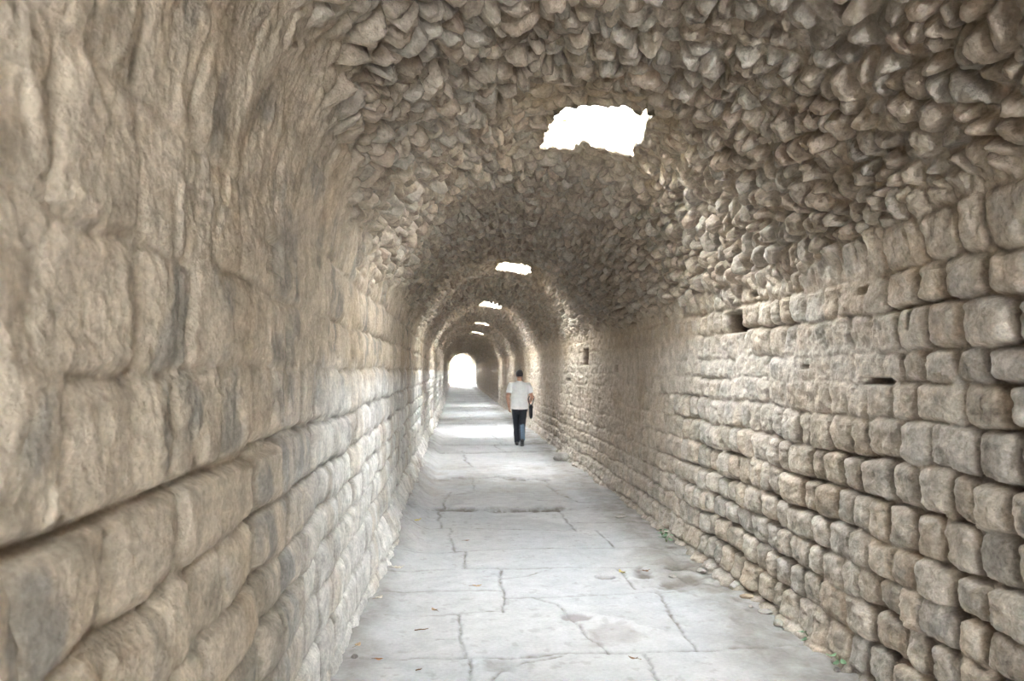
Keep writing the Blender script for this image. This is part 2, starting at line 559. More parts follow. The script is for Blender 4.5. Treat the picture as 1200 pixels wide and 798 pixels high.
U, Y, x, z, co, c = shell('ceiling', uV, M_VAULT)
xc = (x[:-1, :-1] + x[1:, 1:]) / 2
yc = (Y[:-1, :-1] + Y[1:, 1:]) / 2
cut = np.zeros(xc.shape, bool)
loops = []
for k in range(len(HOLES)):
    lx, ly = hole_loop(k)
    sub = (yc > HOLES[k][2] - 0.6) & (yc < HOLES[k][3] + 0.6) & (xc > HOLES[k][0] - 0.5) & (xc < HOLES[k][1] + 0.6)
    r = np.zeros(xc.shape, bool)
    r[sub] = in_loop(xc[sub], yc[sub], lx, ly)
    cut |= r
    loops.append((lx, ly))
verts, quads, cols = [co], [grid_quads(*U.shape, mask=~cut)], [c]
base = len(co)
for k, (lx, ly) in enumerate(loops):
    cx, cy = lx.mean(), ly.mean()
    zc0 = ZS + np.sqrt(np.clip(R * R - (lx - XC) ** 2, 0.01, None))
    rows = []
    n = len(lx)
    t = np.linspace(0, 2 * math.pi, n, endpoint=False)
    lev = [(1.28, 0.16), (1.04, 0.035), (0.995, 0.00), (1.0, 0.03), (1.0, 0.06), (1.0, 0.10), (1.01, 0.15), (1.02, 0.20), (1.06, 0.24), (1.3, 0.28), (2.2, 0.30)]
    for q, (gx, up) in enumerate(lev):
        w = gx + (0.05 * vn(t * 9 + k, t * 0 + q * 0.9, 51) + 0.03 * vn(t * 23 + k, t * 0 + q * 1.7, 52)) * (1 if 1 < q < 9 else 0)
        zz = zc0 + up if q < 3 else (zc0 * (1 - min(1, up / 0.2)) + zc0.max() * min(1, up / 0.2)) + up
        rows.append(np.stack([cx + (lx - cx) * w, cy + (ly - cy) * (1 + (w - 1) * 0.8), zz + 0.012 * vn(t * 15, t * 0 + q, 53)], -1))
    P = np.stack(rows)
    P = np.concatenate([P, P[:, :1]], 1)
    verts.append(P.reshape(-1, 3))
    quads.append(grid_quads(P.shape[0], P.shape[1], flip=True) + base)
    base += P.shape[0] * P.shape[1]
    tt = np.linspace(0, 1, P.shape[0] * P.shape[1])
    v = 0.85 + 0.3 * vn(P[..., 0].ravel() * 9 + P[..., 1].ravel() * 7, P[..., 2].ravel() * 14, 54)
    cols.append(np.array([0.42, 0.35, 0.25]) * v[:, None])
me = raw_mesh('ceiling', np.concatenate(verts), np.concatenate(quads))
paint(me, np.concatenate(cols))
o = link('ceiling', me, M_VAULT)
tag(o, 'barrel vault of rough hanging stones pierced by a row of light shafts', 'ceiling', kind='structure')

# ------------------------------------------------------------------ floor
CR = lambda x, y: on_floor(400 + x / 2, 500 + y / 2)
JOINTS = [  # worn joints and cracks traced over the paving, (width m, depth m, points)
    (0.016, 0.012, [(-60, 552), (20, 545), (300, 541), (400, 541)]),
    (0.020, 0.014, [(400, 541), (480, 536), (560, 530), (700, 528), (1130, 520), (1400, 512)]),
    (0.007, 0.005, [(100, 443), (280, 440), (380, 430)]),
    (0.008, 0.006, [(75, 390), (110, 388), (375, 385)]),
    (0.010, 0.008, [(380, 400), (470, 401), (600, 394), (745, 388), (950, 388)]),
    (0.012, 0.010, [(90, 345), (290, 331), (370, 332), (480, 330), (650, 328), (860, 325)]),
    (0.008, 0.006, [(100, 300), (290, 291), (400, 286), (640, 283), (780, 290)]),
    (0.008, 0.006, [(130, 242), (260, 237), (400, 240), (560, 244)]),
    (0.009, 0.006, [(530, 223), (640, 226), (760, 236)]),
    (0.24, 0.050, [(240, 194), (330, 194), (420, 193), (510, 193)]),
    (0.025, 0.015, [(150, 208), (190, 198), (240, 194)]),
    (0.016, 0.010, [(510, 193), (600, 190), (720, 188)]),
    (0.020, 0.010, [(235, 162), (330, 153), (420, 152), (510, 150)]),
    (0.26, 0.045, [(225, 124), (300, 119), (360, 118), (420, 121), (480, 123)]),
    (0.030, 0.015, [(200, 96), (360, 94), (520, 93)]),
    (0.014, 0.010, [(300, 541), (306, 570), (312, 640)]),
    (0.012, 0.009, [(278, 440), (282, 490), (290, 541)]),
    (0.015, 0.011, [(375, 332), (378, 380), (381, 432)]),
    (0.014, 0.012, [(460, 402), (500, 414), (530, 438), (560, 462), (620, 530)]),
    (0.012, 0.010, [(742, 390), (780, 450), (832, 524)]),
    (0.014, 0.010, [(648, 330), (668, 356), (692, 382)]),
    (0.022, 0.016, [(706, 532), (728, 560), (760, 620)]),
    (0.011, 0.008, [(286, 291), (289, 331)]),
    (0.009, 0.007, [(600, 243), (622, 264), (642, 283)]),
    (0.009, 0.007, [(258, 237), (260, 262), (264, 292)]),
    (0.010, 0.007, [(229, 198), (233, 238)]),
    (0.013, 0.009, [(508, 193), (528, 218), (548, 244)]),
    (0.020, 0.010, [(255, 153), (240, 175), (244, 194)]),
    (0.014, 0.008, [(306, 120), (310, 150)]),
    (0.014, 0.008, [(474, 122), (486, 140), (505, 156)]),
    (0.016, 0.008, [(282, 60), (292, 80), (305, 94)]),
    (0.020, 0.012, [(355, 590), (380, 562), (410, 552), (500, 541), (520, 538)]),
    (0.008, 0.005, [(380, 355), (430, 350), (490, 332)]),
    (0.010, 0.006, [(220, 500), (270, 500)]),
    (0.030, 0.016, [(460, 172), (500, 173), (540, 178)]),
    (0.012, 0.007, [(505, 156), (560, 178), (660, 184)]),
]
STEP_Y = [15.4, 17.0, 18.6, 20.1, 21.9, 23.8, 25.8, 28.4, 31.0, 34.0, 37.0, 40.5, 44.0, 48.0, 52.0, 57.0, 61.5, 67.0, 73.0, 79.5]


def seg_d(px, py, a, b):
    ax, ay = a
    bx, by = b
    vx, vy = bx - ax, by - ay
    t = np.clip(((px - ax) * vx + (py - ay) * vy) / (vx * vx + vy * vy + 1e-9), 0, 1)
    return np.hypot(px - ax - t * vx, py - ay - t * vy)


FXS = np.linspace(-0.74, 2.26, 430)
fy = [Y0]
while fy[-1] < 2.6:
    fy.append(fy[-1] + max(0.012, 0.12 * min(1, (2.6 - fy[-1]) / 2.0)))
while fy[-1] < Y1 + 1:
    fy.append(fy[-1] + max(0.010, 0.0031 * fy[-1]))
FYS = np.array(fy)


def floor_field(X, Y, DY):
    mid = fbm(X * 2.2, Y * 2.2, 3, 201)
    fine = fbm(X * 8, Y * 8, 4, 202)
    grit = fbm(X * 30, Y * 30, 3, 203)
    wx = X + 0.022 * vn(X * 5, Y * 5, 204) + 0.006 * vn(X * 25, Y * 25, 206)
    wy = Y + 0.022 * vn(X * 5 + 5, Y * 5, 205) + 0.006 * vn(X * 25, Y * 25, 207)
    h = 0.010 * mid + 0.0035 * fine + 0.0010 * grit
    jt = np.zeros(X.shape)
    for w, dep, pts in JOINTS:
        P = [CR(*p) for p in pts]
        y0, y1 = min(p[1] for p in P) - 0.2, max(p[1] for p in P) + 0.2
        s = (Y[0] > y0) & (Y[0] < y1) if Y.ndim == 2 else slice(None)
        if Y.ndim == 2:
            xs, yy, dd = wx[:, s], wy[:, s], DY[:, s]
        else:
            xs, yy, dd = wx, wy, DY
        if xs.size == 0:
            continue
        d = np.full(xs.shape, 9.0)
        for a, b in zip(P[:-1], P[1:]):
            d = np.minimum(d, seg_d(xs, yy, a, b))
        ww = np.maximum(w * 0.42 * (1 + 0.9 * vn(xs * 6, yy * 6, 208)), dd * 0.6)
        g = np.exp(-(d / ww) ** 2)
        if Y.ndim == 2:
            h[:, s] -= dep * g
            jt[:, s] = np.maximum(jt[:, s], g * min(1.5, 0.55 + dep * 24))
        else:
            h = h - dep * g
            jt = np.maximum(jt, g)
    # low worn treads and cross joints farther on; between them the slabs sag a little
    for i, sy in enumerate(STEP_Y):
        wob = sy + 0.10 * vn(X * 0.9, X * 0 + i, 210) + 0.03 * vn(X * 5, X * 0 + i, 211)
        t = (Y - wob)
        ww = np.maximum(0.05, DY * 0.8)
        g = np.exp(-(t / ww) ** 2)
        h = h + 0.022 * sstep(-0.05, 0.02, t) * sstep(1.6, 0.3, t) - 0.012 * g
        jt = np.maximum(jt, 0.45 * g)
        mid_x = 0.3 + 1.1 * _hash(np.array([i]), np.array([3]), 9)[0]
        nxt = STEP_Y[i + 1] if i + 1 < len(STEP_Y) else Y1
        g2 = np.exp(-((X - mid_x - 0.1 * vn(Y * 1.5, Y * 0, 213)) / 0.02) ** 2) * ((Y > wob) & (Y < nxt))
        jt = np.maximum(jt, 0.6 * g2)
        h = h - 0.008 * g2
    # pothole, chipped corner fill, broken mortar patch, dirt by the walls
    px, py = on_floor(709, 676)
    q = np.hypot((X - px) / 0.078, (Y - py) / 0.075) + 0.25 * mid + 0.12 * fine
    ph = 1 - sstep(0.6, 1.1, q)
    h = h - 0.055 * ph
    px, py = on_floor(676, 722)
    q = np.hypot((X - px) / 0.085, (Y - py) / 0.08) + 0.9 * fine + .5 * mid
    ph2 = 1 - sstep(0.5, 1.1, q)
    h = h - 0.012 * ph2
    ax, ay = on_floor(735, 668)
    bx, by = on_floor(900, 682)
    ex = sstep(ax - 0.03, ax + 0.06, X + 0.08 * mid) * sstep(5.55, 5.75, Y + 0.07 * mid) * sstep(6.55, 6.35, Y + 0.07 * mid)
    h = h + ex * (0.034 * fbm(X * 6, Y * 6, 4, 214) - 0.010)
    c2x, c2y = on_floor(585, 780)
    chip = (1 - sstep(0.5, 1.0, np.hypot((X - c2x) / 0.17, (Y - c2y) / 0.13) + 0.3 * mid + 0.2 * fine))
    h = h - chip * (0.012 + 0.010 * fbm(X * 12, Y * 12, 2, 215))
    rag = sstep(9.6, 10.6, Y + 0.4 * mid) * sstep(14.0, 13.2, Y + 0.4 * mid)
    h = h + rag * 0.018 * fbm(X * 4, Y * 4, 4, 216)
    dl = sstep(0.24, 0.02, X - XL + 0.08 * mid + 0.05 * fine)
    dr = sstep(0.62, 0.28, XR - X + 0.16 * mid + 0.08 * fine)
    ledge = sstep(0.36, 0.05, X - XL + 0.08 * mid) * sstep(6.3, 8.0, Y + 0.5 * mid) * sstep(24, 16, Y)
    h = h + dl * 0.012 * (1 + fine) + dr * (0.020 + 0.016 * fbm(X * 9, Y * 9, 3, 217)) + ledge * (0.13 + 0.05 * fine)
    # colours
    pale = np.array([0.600, 0.585, 0.570])
    f1, f2, hi, hj, _, _ = cells(X * 1.0 + 0.2 * mid, Y * 1.0, 0.9, 1.25, 221, 0.8)
    tone = 0.90 + 0.17 * _hash(hi, hj, 222)
    c = pale * (tone * (1 + 0.07 * mid + 0.05 * fine))[..., None]
    blue = sstep(0.0, 0.6, fbm(X * 1.1, Y * 0.8, 3, 223) + 0.15) * 0.35
    c = c * (1 - blue)[..., None] + np.array([0.50, 0.52, 0.545]) * blue[..., None]
    dirtc = np.array([0.30, 0.26, 0.215])
    dust = np.array([0.285, 0.255, 0.218])
    jm = np.clip(jt * (0.62 + 0.9 * fine + 0.6 * grit), 0, 0.92)
    c = c * (1 - jm)[..., None] + dirtc * 0.72 * jm[..., None]
    dm = np.clip(np.maximum(dl * 0.75, dr * 0.85) * (0.75 + 0.5 * fine), 0, 0.9)
    c = c * (1 - dm)[..., None] + dust * dm[..., None]
    em = ex * np.clip(0.5 - 2.2 * fbm(X * 6, Y * 6, 4, 214), 0, 1)
    c = c * (1 - em)[..., None] + dust * 0.85 * em[..., None]
    pm = np.maximum(ph * 0.95, ph2 * 0.6)
    c = c * (1 - pm)[..., None] + np.array([0.24, 0.19, 0.17]) * pm[..., None]
    sx, sy = on_floor(722, 742)
    st = (1 - sstep(0.3, 1.0, np.hypot((X - sx) / 0.16, (Y - sy) / 0.16) + 0.9 * mid + 0.9 * fine)) * 0.42
    c = c * (1 - st)[..., None] + np.array([0.36, 0.295, 0.26]) * st[..., None]
    cm = chip * np.clip(0.5 + fbm(X * 9, Y * 9, 2, 225), 0.2, 0.9)
    c = c * (1 - cm)[..., None] + np.array([0.40, 0.385, 0.36]) * cm[..., None]
    rm = rag * np.clip(0.45 + 0.9 * fbm(X * 3, Y * 3, 3, 227), 0, 0.9)
    c = c * (1 - rm)[..., None] + np.array([0.47, 0.43, 0.385]) * rm[..., None]
    sp = sstep(0.40, 0.60, fbm(X * 16, Y * 16, 3, 226)) * 0.35
    c = c * (1 - sp)[..., None] + np.array([0.33, 0.29, 0.26]) * sp[..., None]
    return h, c


X, Y = np.meshgrid(FXS, FYS, indexing='ij')
DY = np.broadcast_to(np.gradient(FYS), X.shape)
h, c = floor_field(X, Y, DY)
FH = h
me = raw_mesh('floor', np.stack([X, Y, h], -1).reshape(-1, 3), grid_quads(*X.shape, flip=True))
paint(me, c.reshape(-1, 3), 0.90)
o = link('floor', me, M_FLOOR)
tag(o, 'floor of pale irregular paving slabs with cracked joints', 'floor', kind='structure')


def floor_z(x, y):
    i = int(np.clip(np.searchsorted(FXS, x), 1, len(FXS) - 1))
    j = int(np.clip(np.searchsorted(FYS, y), 1, len(FYS) - 1))
    return float(max(FH[i - 1, j - 1], FH[i, j], FH[i - 1, j], FH[i, j - 1]))


# ------------------------------------------------------------------ far end and the yard outside
def slab_mesh(name, x0, x1, y0, y1, z0, z1, step, amp, col, seed, hole=None):
    """a thick wall across the tunnel (xz plane) with ragged relief; hole(x, z) cuts the doorway"""
    nx, nz = int((x1 - x0) / step) + 1, int((z1 - z0) / step) + 1
    xs, zs = np.linspace(x0, x1, nx), np.linspace(z0, z1, nz)
    Xg, Zg = np.meshgrid(xs, zs, indexing='ij')
    ff = []
    e, bid, h1, h2, h3, lx, lz = courses(Zg, Xg + 20, list(np.arange(z0 - 0.1, z1 + 0.5, 0.24)), seed, 0.28, 0.5, 0.03)
    rel = amp * sstep(0, 0.04, e) + amp * 0.5 * fbm(Xg * 5, Zg * 5, 3, seed)
    cc = np.array(col) * (0.85 + 0.3 * h1 - 0.2 * (1 - sstep(0, 0.02, e)))[..., None]
    V, Q, Cc = [], [], []
    b = 0
    xm, zm = (Xg[:-1, :-1] + Xg[1:, 1:]) / 2, (Zg[:-1, :-1] + Zg[1:, 1:]) / 2
    k = ~hole(xm, zm) if hole else np.ones(xm.shape, bool)
    for yy, fl in ((y0 - rel, False), (y1 + rel, True)):
        V.append(np.stack([Xg, yy, Zg], -1).reshape(-1, 3))
        Q.append(grid_quads(nx, nz, mask=k, flip=not fl) + b)
        Cc.append(cc.reshape(-1, 3))
        b += nx * nz
    # rims: join front and back along every open edge
    idx = np.arange(nx * nz).reshape(nx, nz)
    kp = np.zeros((nx + 1, nz + 1), bool)
    kp[1:-1, 1:-1] = k
    off = nx * nz
    q = []
    for i in range(nx):
        for j in range(nz):
            if j < nz - 1 and kp[i, j + 1] != kp[i + 1, j + 1]:
                q.append((idx[i, j], idx[i, j + 1], idx[i, j + 1] + off, idx[i, j] + off))
            if i < nx - 1 and kp[i + 1, j] != kp[i + 1, j + 1]:
                q.append((idx[i, j], idx[i + 1, j], idx[i + 1, j] + off, idx[i, j] + off))
    Q.append(np.array(q))
    me = raw_mesh(name, np.concatenate(V), np.concatenate(Q))
    paint(me, np.concatenate(Cc))
    return me


def end_arch(x, z):
    cx, r, s = 0.74, 1.20, 2.12
    return ((np.abs(x - cx) < r) & (z < s)) | (np.hypot(x - cx, (z - s) / 1.02) < r)


o = link('wall_end', slab_mesh('wall_end', -1.6, 3.2, 84.6, 85.6, -0.2, 4.4, 0.06, 0.03, (0.46, 0.40, 0.32), 301, end_arch), M_WALL)
tag(o, 'end wall of the passage with the bright arched way out', 'wall', kind='structure')
o = link('wall_outside', slab_mesh('wall_outside', 1.15, 5.5, 93.0, 94.0, -0.2, 6.4, 0.10, 0.04, (0.62, 0.54, 0.45), 302), M_WALL)
tag(o, 'sunlit stone wall standing out in the yard beyond the far arch', 'wall', kind='structure')
o = link('wall_outside_far', slab_mesh('wall_outside_far', -6.0, 3.0, 108.0, 109.0, -0.2, 3.2, 0.15, 0.04, (0.66, 0.60, 0.52), 303), M_WALL)
tag(o, 'low pale wall far out in the bright yard behind the arch', 'wall', kind='structure')

def rear_light_gap(x, z):  # opening in the added, unseen rear wall that cuts light from behind
    return (np.abs(x - 0.76) < 0.75) & (z < 2.3)


o = link('wall_back_light_block', slab_mesh('wall_back_light_block', -1.6, 3.2, Y0 + 0.1, Y0 + 0.9, -0.2, 4.4, 0.08, 0.03, (0.46, 0.40, 0.32), 304, rear_light_gap), M_WALL)
tag(o, 'unseen back wall added behind the viewer, its tall doorway limiting rear light', 'wall', kind='structure')

gx, gy = np.meshgrid(np.linspace(-30, 40, 90), np.linspace(Y1 - 1.2, 140, 80), indexing='ij')
gz = -0.03 + 0.02 * fbm(gx, gy, 3, 310)
me = raw_mesh('ground_outside', np.stack([gx, gy, gz], -1).reshape(-1, 3), grid_quads(*gx.shape, flip=True))
paint(me, (np.array([0.60, 0.55, 0.47]) * (1 + 0.12 * fbm(gx * 2, gy * 2, 3, 311))[..., None]).reshape(-1, 3))
o = link('ground_outside', me, M_FLOOR)
tag(o, 'dusty bright ground outside the far arch', 'ground', kind='structure')
# ------------------------------------------------------------------ soft-body helpers: tapered tubes fused into one surface
def ring_tube(pts, rad, n=14, up=(0, 1, 0), caps=(1, 1)):
    """closed tapered tube; rad = (side radius, depth radius) per point"""
    P = [Vector(p) for p in pts]
    V, Fc = [], []
    m = len(P)
    upv = Vector(up)
    rows = []
    for i, p in enumerate(P):
        t = (P[min(i + 1, m - 1)] - P[max(i - 1, 0)]).normalized()
        b = upv - t * upv.dot(t)
        if b.length < 1e-4:
            b = Vector((1, 0, 0)) - t * t.x
        b.normalize()
        s = t.cross(b)
        r = rad[i] if isinstance(rad[i], tuple) else (rad[i], rad[i])
        rows.append((p, t, s, b, r))
    out = []
    p, t, s, b, r = rows[0]
    k = min(r)
    for f, w in ((-0.95, 0.35), (-0.7, 0.72), (-0.35, 0.93)):
        out.append((p + t * k * f * caps[0], s, b, (r[0] * w, r[1] * w)))
    out += [(p, s, b, r) for p, t, s, b, r in rows]
    p, t, s, b, r = rows[-1]
    k = min(r)
    for f, w in ((0.35, 0.93), (0.7, 0.72), (0.95, 0.35)):
        out.append((p + t * k * f * caps[1], s, b, (r[0] * w, r[1] * w)))
    for p, s, b, r in out:
        for a in range(n):
            q = 2 * math.pi * a / n
            V.append(p + s * (r[0] * math.cos(q)) + b * (r[1] * math.sin(q)))
    for i in range(len(out) - 1):
        for a in range(n):
            c = (a + 1) % n
            Fc.append((i * n + a, i * n + c, (i + 1) * n + c, (i + 1) * n + a))
    Fc.append(tuple(range(n - 1, -1, -1)))
    Fc.append(tuple((len(out) - 1) * n + a for a in range(n)))
    return V, Fc


def ball(c, r, nu=18, nv=12):
    c = Vector(c)
    V, Fc = [c + Vector((0, 0, r[2]))], []
    for j in range(1, nv):
        ph = math.pi * j / nv
        for i in range(nu):
            th = 2 * math.pi * i / nu
            V.append(c + Vector((r[0] * math.sin(ph) * math.cos(th), r[1] * math.sin(ph) * math.sin(th), r[2] * math.cos(ph))))
    V.append(c - Vector((0, 0, r[2])))
    for i in range(nu):
        Fc.append((0, 1 + i, 1 + (i + 1) % nu))
    for j in range(nv - 2):
        for i in range(nu):
            a, b = 1 + j * nu + i, 1 + j * nu + (i + 1) % nu
            Fc.append((a, a + nu, b + nu, b))
    l = len(V) - 1
    for i in range(nu):
        Fc.append((l, 1 + (nv - 2) * nu + (i + 1) % nu, 1 + (nv - 2) * nu + i))
    return V, Fc


def fuse(name, shapes, voxel, mat, parent=None, smooth=6, factor=0.5, fold=0.0):
    V, Fc = [], []
    for v, f in shapes:
        b = len(V)
        V += [tuple(p) for p in v]
        Fc += [tuple(i + b for i in q) for q in f]
    me = bpy.data.meshes.new(name)
    me.from_pydata(V, [], Fc)
    me.update()
    t = bpy.data.objects.new(name + '_raw', me)
    COL.objects.link(t)
    md = t.modifiers.new('fuse', 'REMESH')
    md.mode = 'VOXEL'
    md.voxel_size = voxel
    sm = t.modifiers.new('soft', 'SMOOTH')
    sm.iterations = smooth
    sm.factor = factor
    dg = bpy.context.evaluated_depsgraph_get()
    res = bpy.data.meshes.new_from_object(t.evaluated_get(dg))
    bpy.data.objects.remove(t)
    bpy.data.meshes.remove(me)
    n = len(res.vertices)
    if fold:
        co = np.zeros(n * 3)
        res.vertices.foreach_get('co', co)
        co = co.reshape(-1, 3)
        no = np.zeros(n * 3)
        res.vertices.foreach_get('normal', no)
        no = no.reshape(-1, 3)
        w = fbm(co[:, 0] * 9 + co[:, 2] * 5 + co[:, 1] * 3, co[:, 2] * 6 - co[:, 0] * 4, 3, 401) * fold
        co = co + no * w[:, None]
        res.vertices.foreach_set('co', co.ravel())
    res.polygons.foreach_set('use_smooth', np.ones(len(res.polygons), bool))
    res.update()
    res.name = name
    return link(name, res, mat, parent)


M_SKIN = plain_material('sunned_skin', (0.50, 0.27, 0.19), 0.55, 0.06, 40, 0.05, 0.4)
M_SHIRT = plain_material('pale_grey_cotton', (0.70, 0.70, 0.69), 0.9, 0.05, 120, 0.15, 0.2)
M_JEANS = stone_material('dark_blue_denim', True, rough=0.85, bump=0.2, grain=150, spread=0.12)
M_SHOE = plain_material('dark_shoe_leather', (0.055, 0.050, 0.048), 0.6, 0.1, 60, 0.1, 0.4)
M_SOLE = plain_material('grey_rubber', (0.20, 0.19, 0.18), 0.8, 0.1, 60, 0.1, 0.3)
M_HAIR = plain_material('short_dark_hair', (0.045, 0.038, 0.040), 0.38, 0.2, 180, 0.6, 0.8)
M_BAG = plain_material('black_bag_cloth', (0.022, 0.022, 0.025), 0.75, 0.1, 90, 0.2, 0.3)
M_BELT = plain_material('dark_belt', (0.03, 0.025, 0.022), 0.6, 0.1, 60, 0.1, 0.4)


def hand(wrist, d, palm_n, thumb_s, curl):
    """palm, four unequal bent fingers and a thumb from the palm's side"""
    w, d, pn = Vector(wrist), Vector(d).normalized(), Vector(palm_n).normalized()
    pn = (pn - d * pn.dot(d)).normalized()
    s = d.cross(pn) * thumb_s
    out = [ring_tube([w - d * 0.02, w + d * 0.03, w + d * 0.065, w + d * 0.09],
                     [(0.026, 0.020), (0.036, 0.017), (0.041, 0.015), (0.038, 0.012)], 12, tuple(pn))]
    for off, ln in ((0.030, 0.072), (0.010, 0.082), (-0.011, 0.077), (-0.031, 0.060)):
        p = w + d * (0.085 - abs(off) * 0.2) + s * off
        pts = [p - d * 0.02, p]
        a = 0.0
        for fr, ad in ((0.46, 0.5), (0.31, 0.8), (0.23, 0.55)):
            a += ad * curl
            p = p + (d * math.cos(a) + pn * math.sin(a) + s * off * 1.2) * (ln * fr)
            pts.append(p)
        out.append(ring_tube(pts, [0.0095, 0.0095, 0.0088, 0.0080, 0.0066], 8))
    b = w + d * 0.025 + s * 0.026
    q1 = b + (d * 0.6 + s * 0.75 + pn * 0.15).normalized() * 0.036
    q2 = q1 + (d * 0.85 + s * 0.30 + pn * 0.45 * curl).normalized() * 0.032
    q3 = q2 + (d * 0.9 + pn * 0.5 * curl).normalized() * 0.024
    out.append(ring_tube([b - s * 0.012, b, q1, q2, q3], [0.015, 0.014, 0.0115, 0.0105, 0.008], 8))
    return out


PX, PY = on_floor(608.8, 523.0)
PZ = floor_z(PX, PY)
man = bpy.data.objects.new('person', None)
COL.objects.link(man)
tag(man, 'person in a pale grey t-shirt and dark jeans walking away down the passage', 'person')

SH_L, EL_L, WR_L = (-0.195, 0.0, 1.385), (-0.262, -0.045, 1.105), (-0.235, 0.06, 0.885)
SH_R, EL_R, WR_R = (0.195, 0.0, 1.385), (0.280, -0.055, 1.095), (0.262, 0.160, 1.010)
HIP_L, KN_L, AN_L = (-0.085, 0.01, 0.86), (-0.066, 0.150, 0.475), (-0.050, 0.150, 0.085)
HIP_R, KN_R, AN_R = (0.085, 0.0, 0.86), (0.064, 0.045, 0.470), (0.050, -0.245, 0.165)


def mixp(a, b, t):
    return tuple(a[i] * (1 - t) + b[i] * t for i in range(3))


B = []
B.append(ball((0, 0.020, 1.610), (0.073, 0.092, 0.100)))                       # skull
B.append(ring_tube([(0, 0.055, 1.575), (0, 0.070, 1.525)], [(0.058, 0.055), (0.040, 0.038)]))   # jaw
B.append(ring_tube([(0, 0.105, 1.620), (0, 0.122, 1.585), (0, 0.110, 1.577)], [0.010, 0.015, 0.012], 8))   # nose
B.append(ring_tube([(-0.045, 0.093, 1.633), (0, 0.104, 1.637), (0.045, 0.093, 1.633)], [0.009, 0.011, 0.009], 8))   # brow
B.append(ring_tube([(-0.022, 0.101, 1.551), (0, 0.109, 1.552), (0.022, 0.101, 1.551)], [0.007, 0.009, 0.007], 8))   # lips
for sx in (-1, 1):
    B.append(ball((sx * 0.031, 0.094, 1.613), (0.013, 0.011, 0.011), 10, 8))   # eyes
    B.append(ball((sx * 0.076, 0.010, 1.598), (0.012, 0.020, 0.032), 10, 8))   # ears
B.append(ring_tube([(0, -0.005, 1.42), (0, 0.005, 1.50), (0, 0.02, 1.55)], [0.060, 0.054, 0.054]))
B.append(ring_tube([(0, 0, 0.86), (0, 0, 1.00), (0, 0.005, 1.14), (0, 0.005, 1.28), (0, 0, 1.38), (0, 0, 1.43)],
                   [(0.150, 0.100), (0.150, 0.098), (0.150, 0.098), (0.160, 0.100), (0.120, 0.075), (0.06, 0.05)], 20))
for sh, el, wr, sd in ((SH_L, EL_L, WR_L, -1), (SH_R, EL_R, WR_R, 1)):
    B.append(ring_tube([mixp((0, 0, 1.36), sh, 0.6), mixp(sh, el, 0.08), mixp(sh, el, 0.5), el, mixp(el, wr, 0.3), wr],
                       [0.042, 0.044, 0.046, 0.042, 0.043, 0.028], 14))
B += hand(WR_L, (0.06, 0.30, -0.95), (1, 0.0, 0.05), 1, 0.75)
B += hand(WR_R, (-0.12, 0.97, -0.20), (-0.2, -0.2, -1), 1, 1.5)
for hp, kn, an in ((HIP_L, KN_L, AN_L), (HIP_R, KN_R, AN_R)):
    B.append(ring_tube([hp, mixp(hp, kn, 0.5), kn, mixp(kn, an, 0.3), an], [0.082, 0.070, 0.052, 0.052, 0.036], 14))
B.append(ring_tube([(-0.050, 0.12, 0.055), (-0.052, 0.22, 0.045), (-0.054, 0.32, 0.032)], [(0.032, 0.035), (0.038, 0.028), (0.034, 0.018)]))
B.append(ring_tube([(0.050, -0.275, 0.135), (0.052, -0.18, 0.075), (0.054, -0.105, 0.032)], [(0.032, 0.032), (0.036, 0.026), (0.034, 0.018)]))
fuse('body', B, 0.0058, M_SKIN, man, 3, 0.4)['label'] = 'bare sunned forearms, neck and head'

# short hair: a cap that dives under the skin round the face
V, Fc = ball((0, 0.010, 1.622), (0.083, 0.098, 0.101), 28, 20)
V2 = []
for p in V:
    q = p - Vector((0, 0.010, 1.622))
    front = q.y > 0.035 and q.z < 0.045
    low = q.z < -0.060
    V2.append(Vector((0, 0.010, 1.622)) + q * (0.72 if front or low else 1.0 + 0.02 * math.sin(p.x * 190) * math.sin(p.z * 170)))
fuse('hair', [(V2, Fc)], 0.006, M_HAIR, man, 2, 0.4)['label'] = 'short dark hair'

T = [ring_tube([(0, 0.0, 0.835), (0, -0.002, 0.95), (0, 0.0, 1.06), (0, 0.0, 1.18), (0, 0.0, 1.30), (0, -0.004, 1.385), (0, -0.006, 1.430), (0, -0.004, 1.455)],
               [(0.192, 0.135), (0.186, 0.130), (0.180, 0.124), (0.190, 0.128), (0.204, 0.130), (0.188, 0.110), (0.115, 0.080), (0.074, 0.066)], 26, caps=(0.08, 0.3))]
for sh, el, sd in ((SH_L, EL_L, -1), (SH_R, EL_R, 1)):
    T.append(ring_tube([(sd * 0.12, 0, 1.375), (sd * 0.19, -0.002, 1.375), mixp(sh, el, 0.35), mixp(sh, el, 0.66)],
                       [0.062, 0.070, 0.072, 0.069], 16, caps=(1, 0.15)))
shirt = fuse('t_shirt', T, 0.0075, M_SHIRT, man, 10, 0.5, 0.010)
shirt['label'] = 'loose pale grey short-sleeved t-shirt'

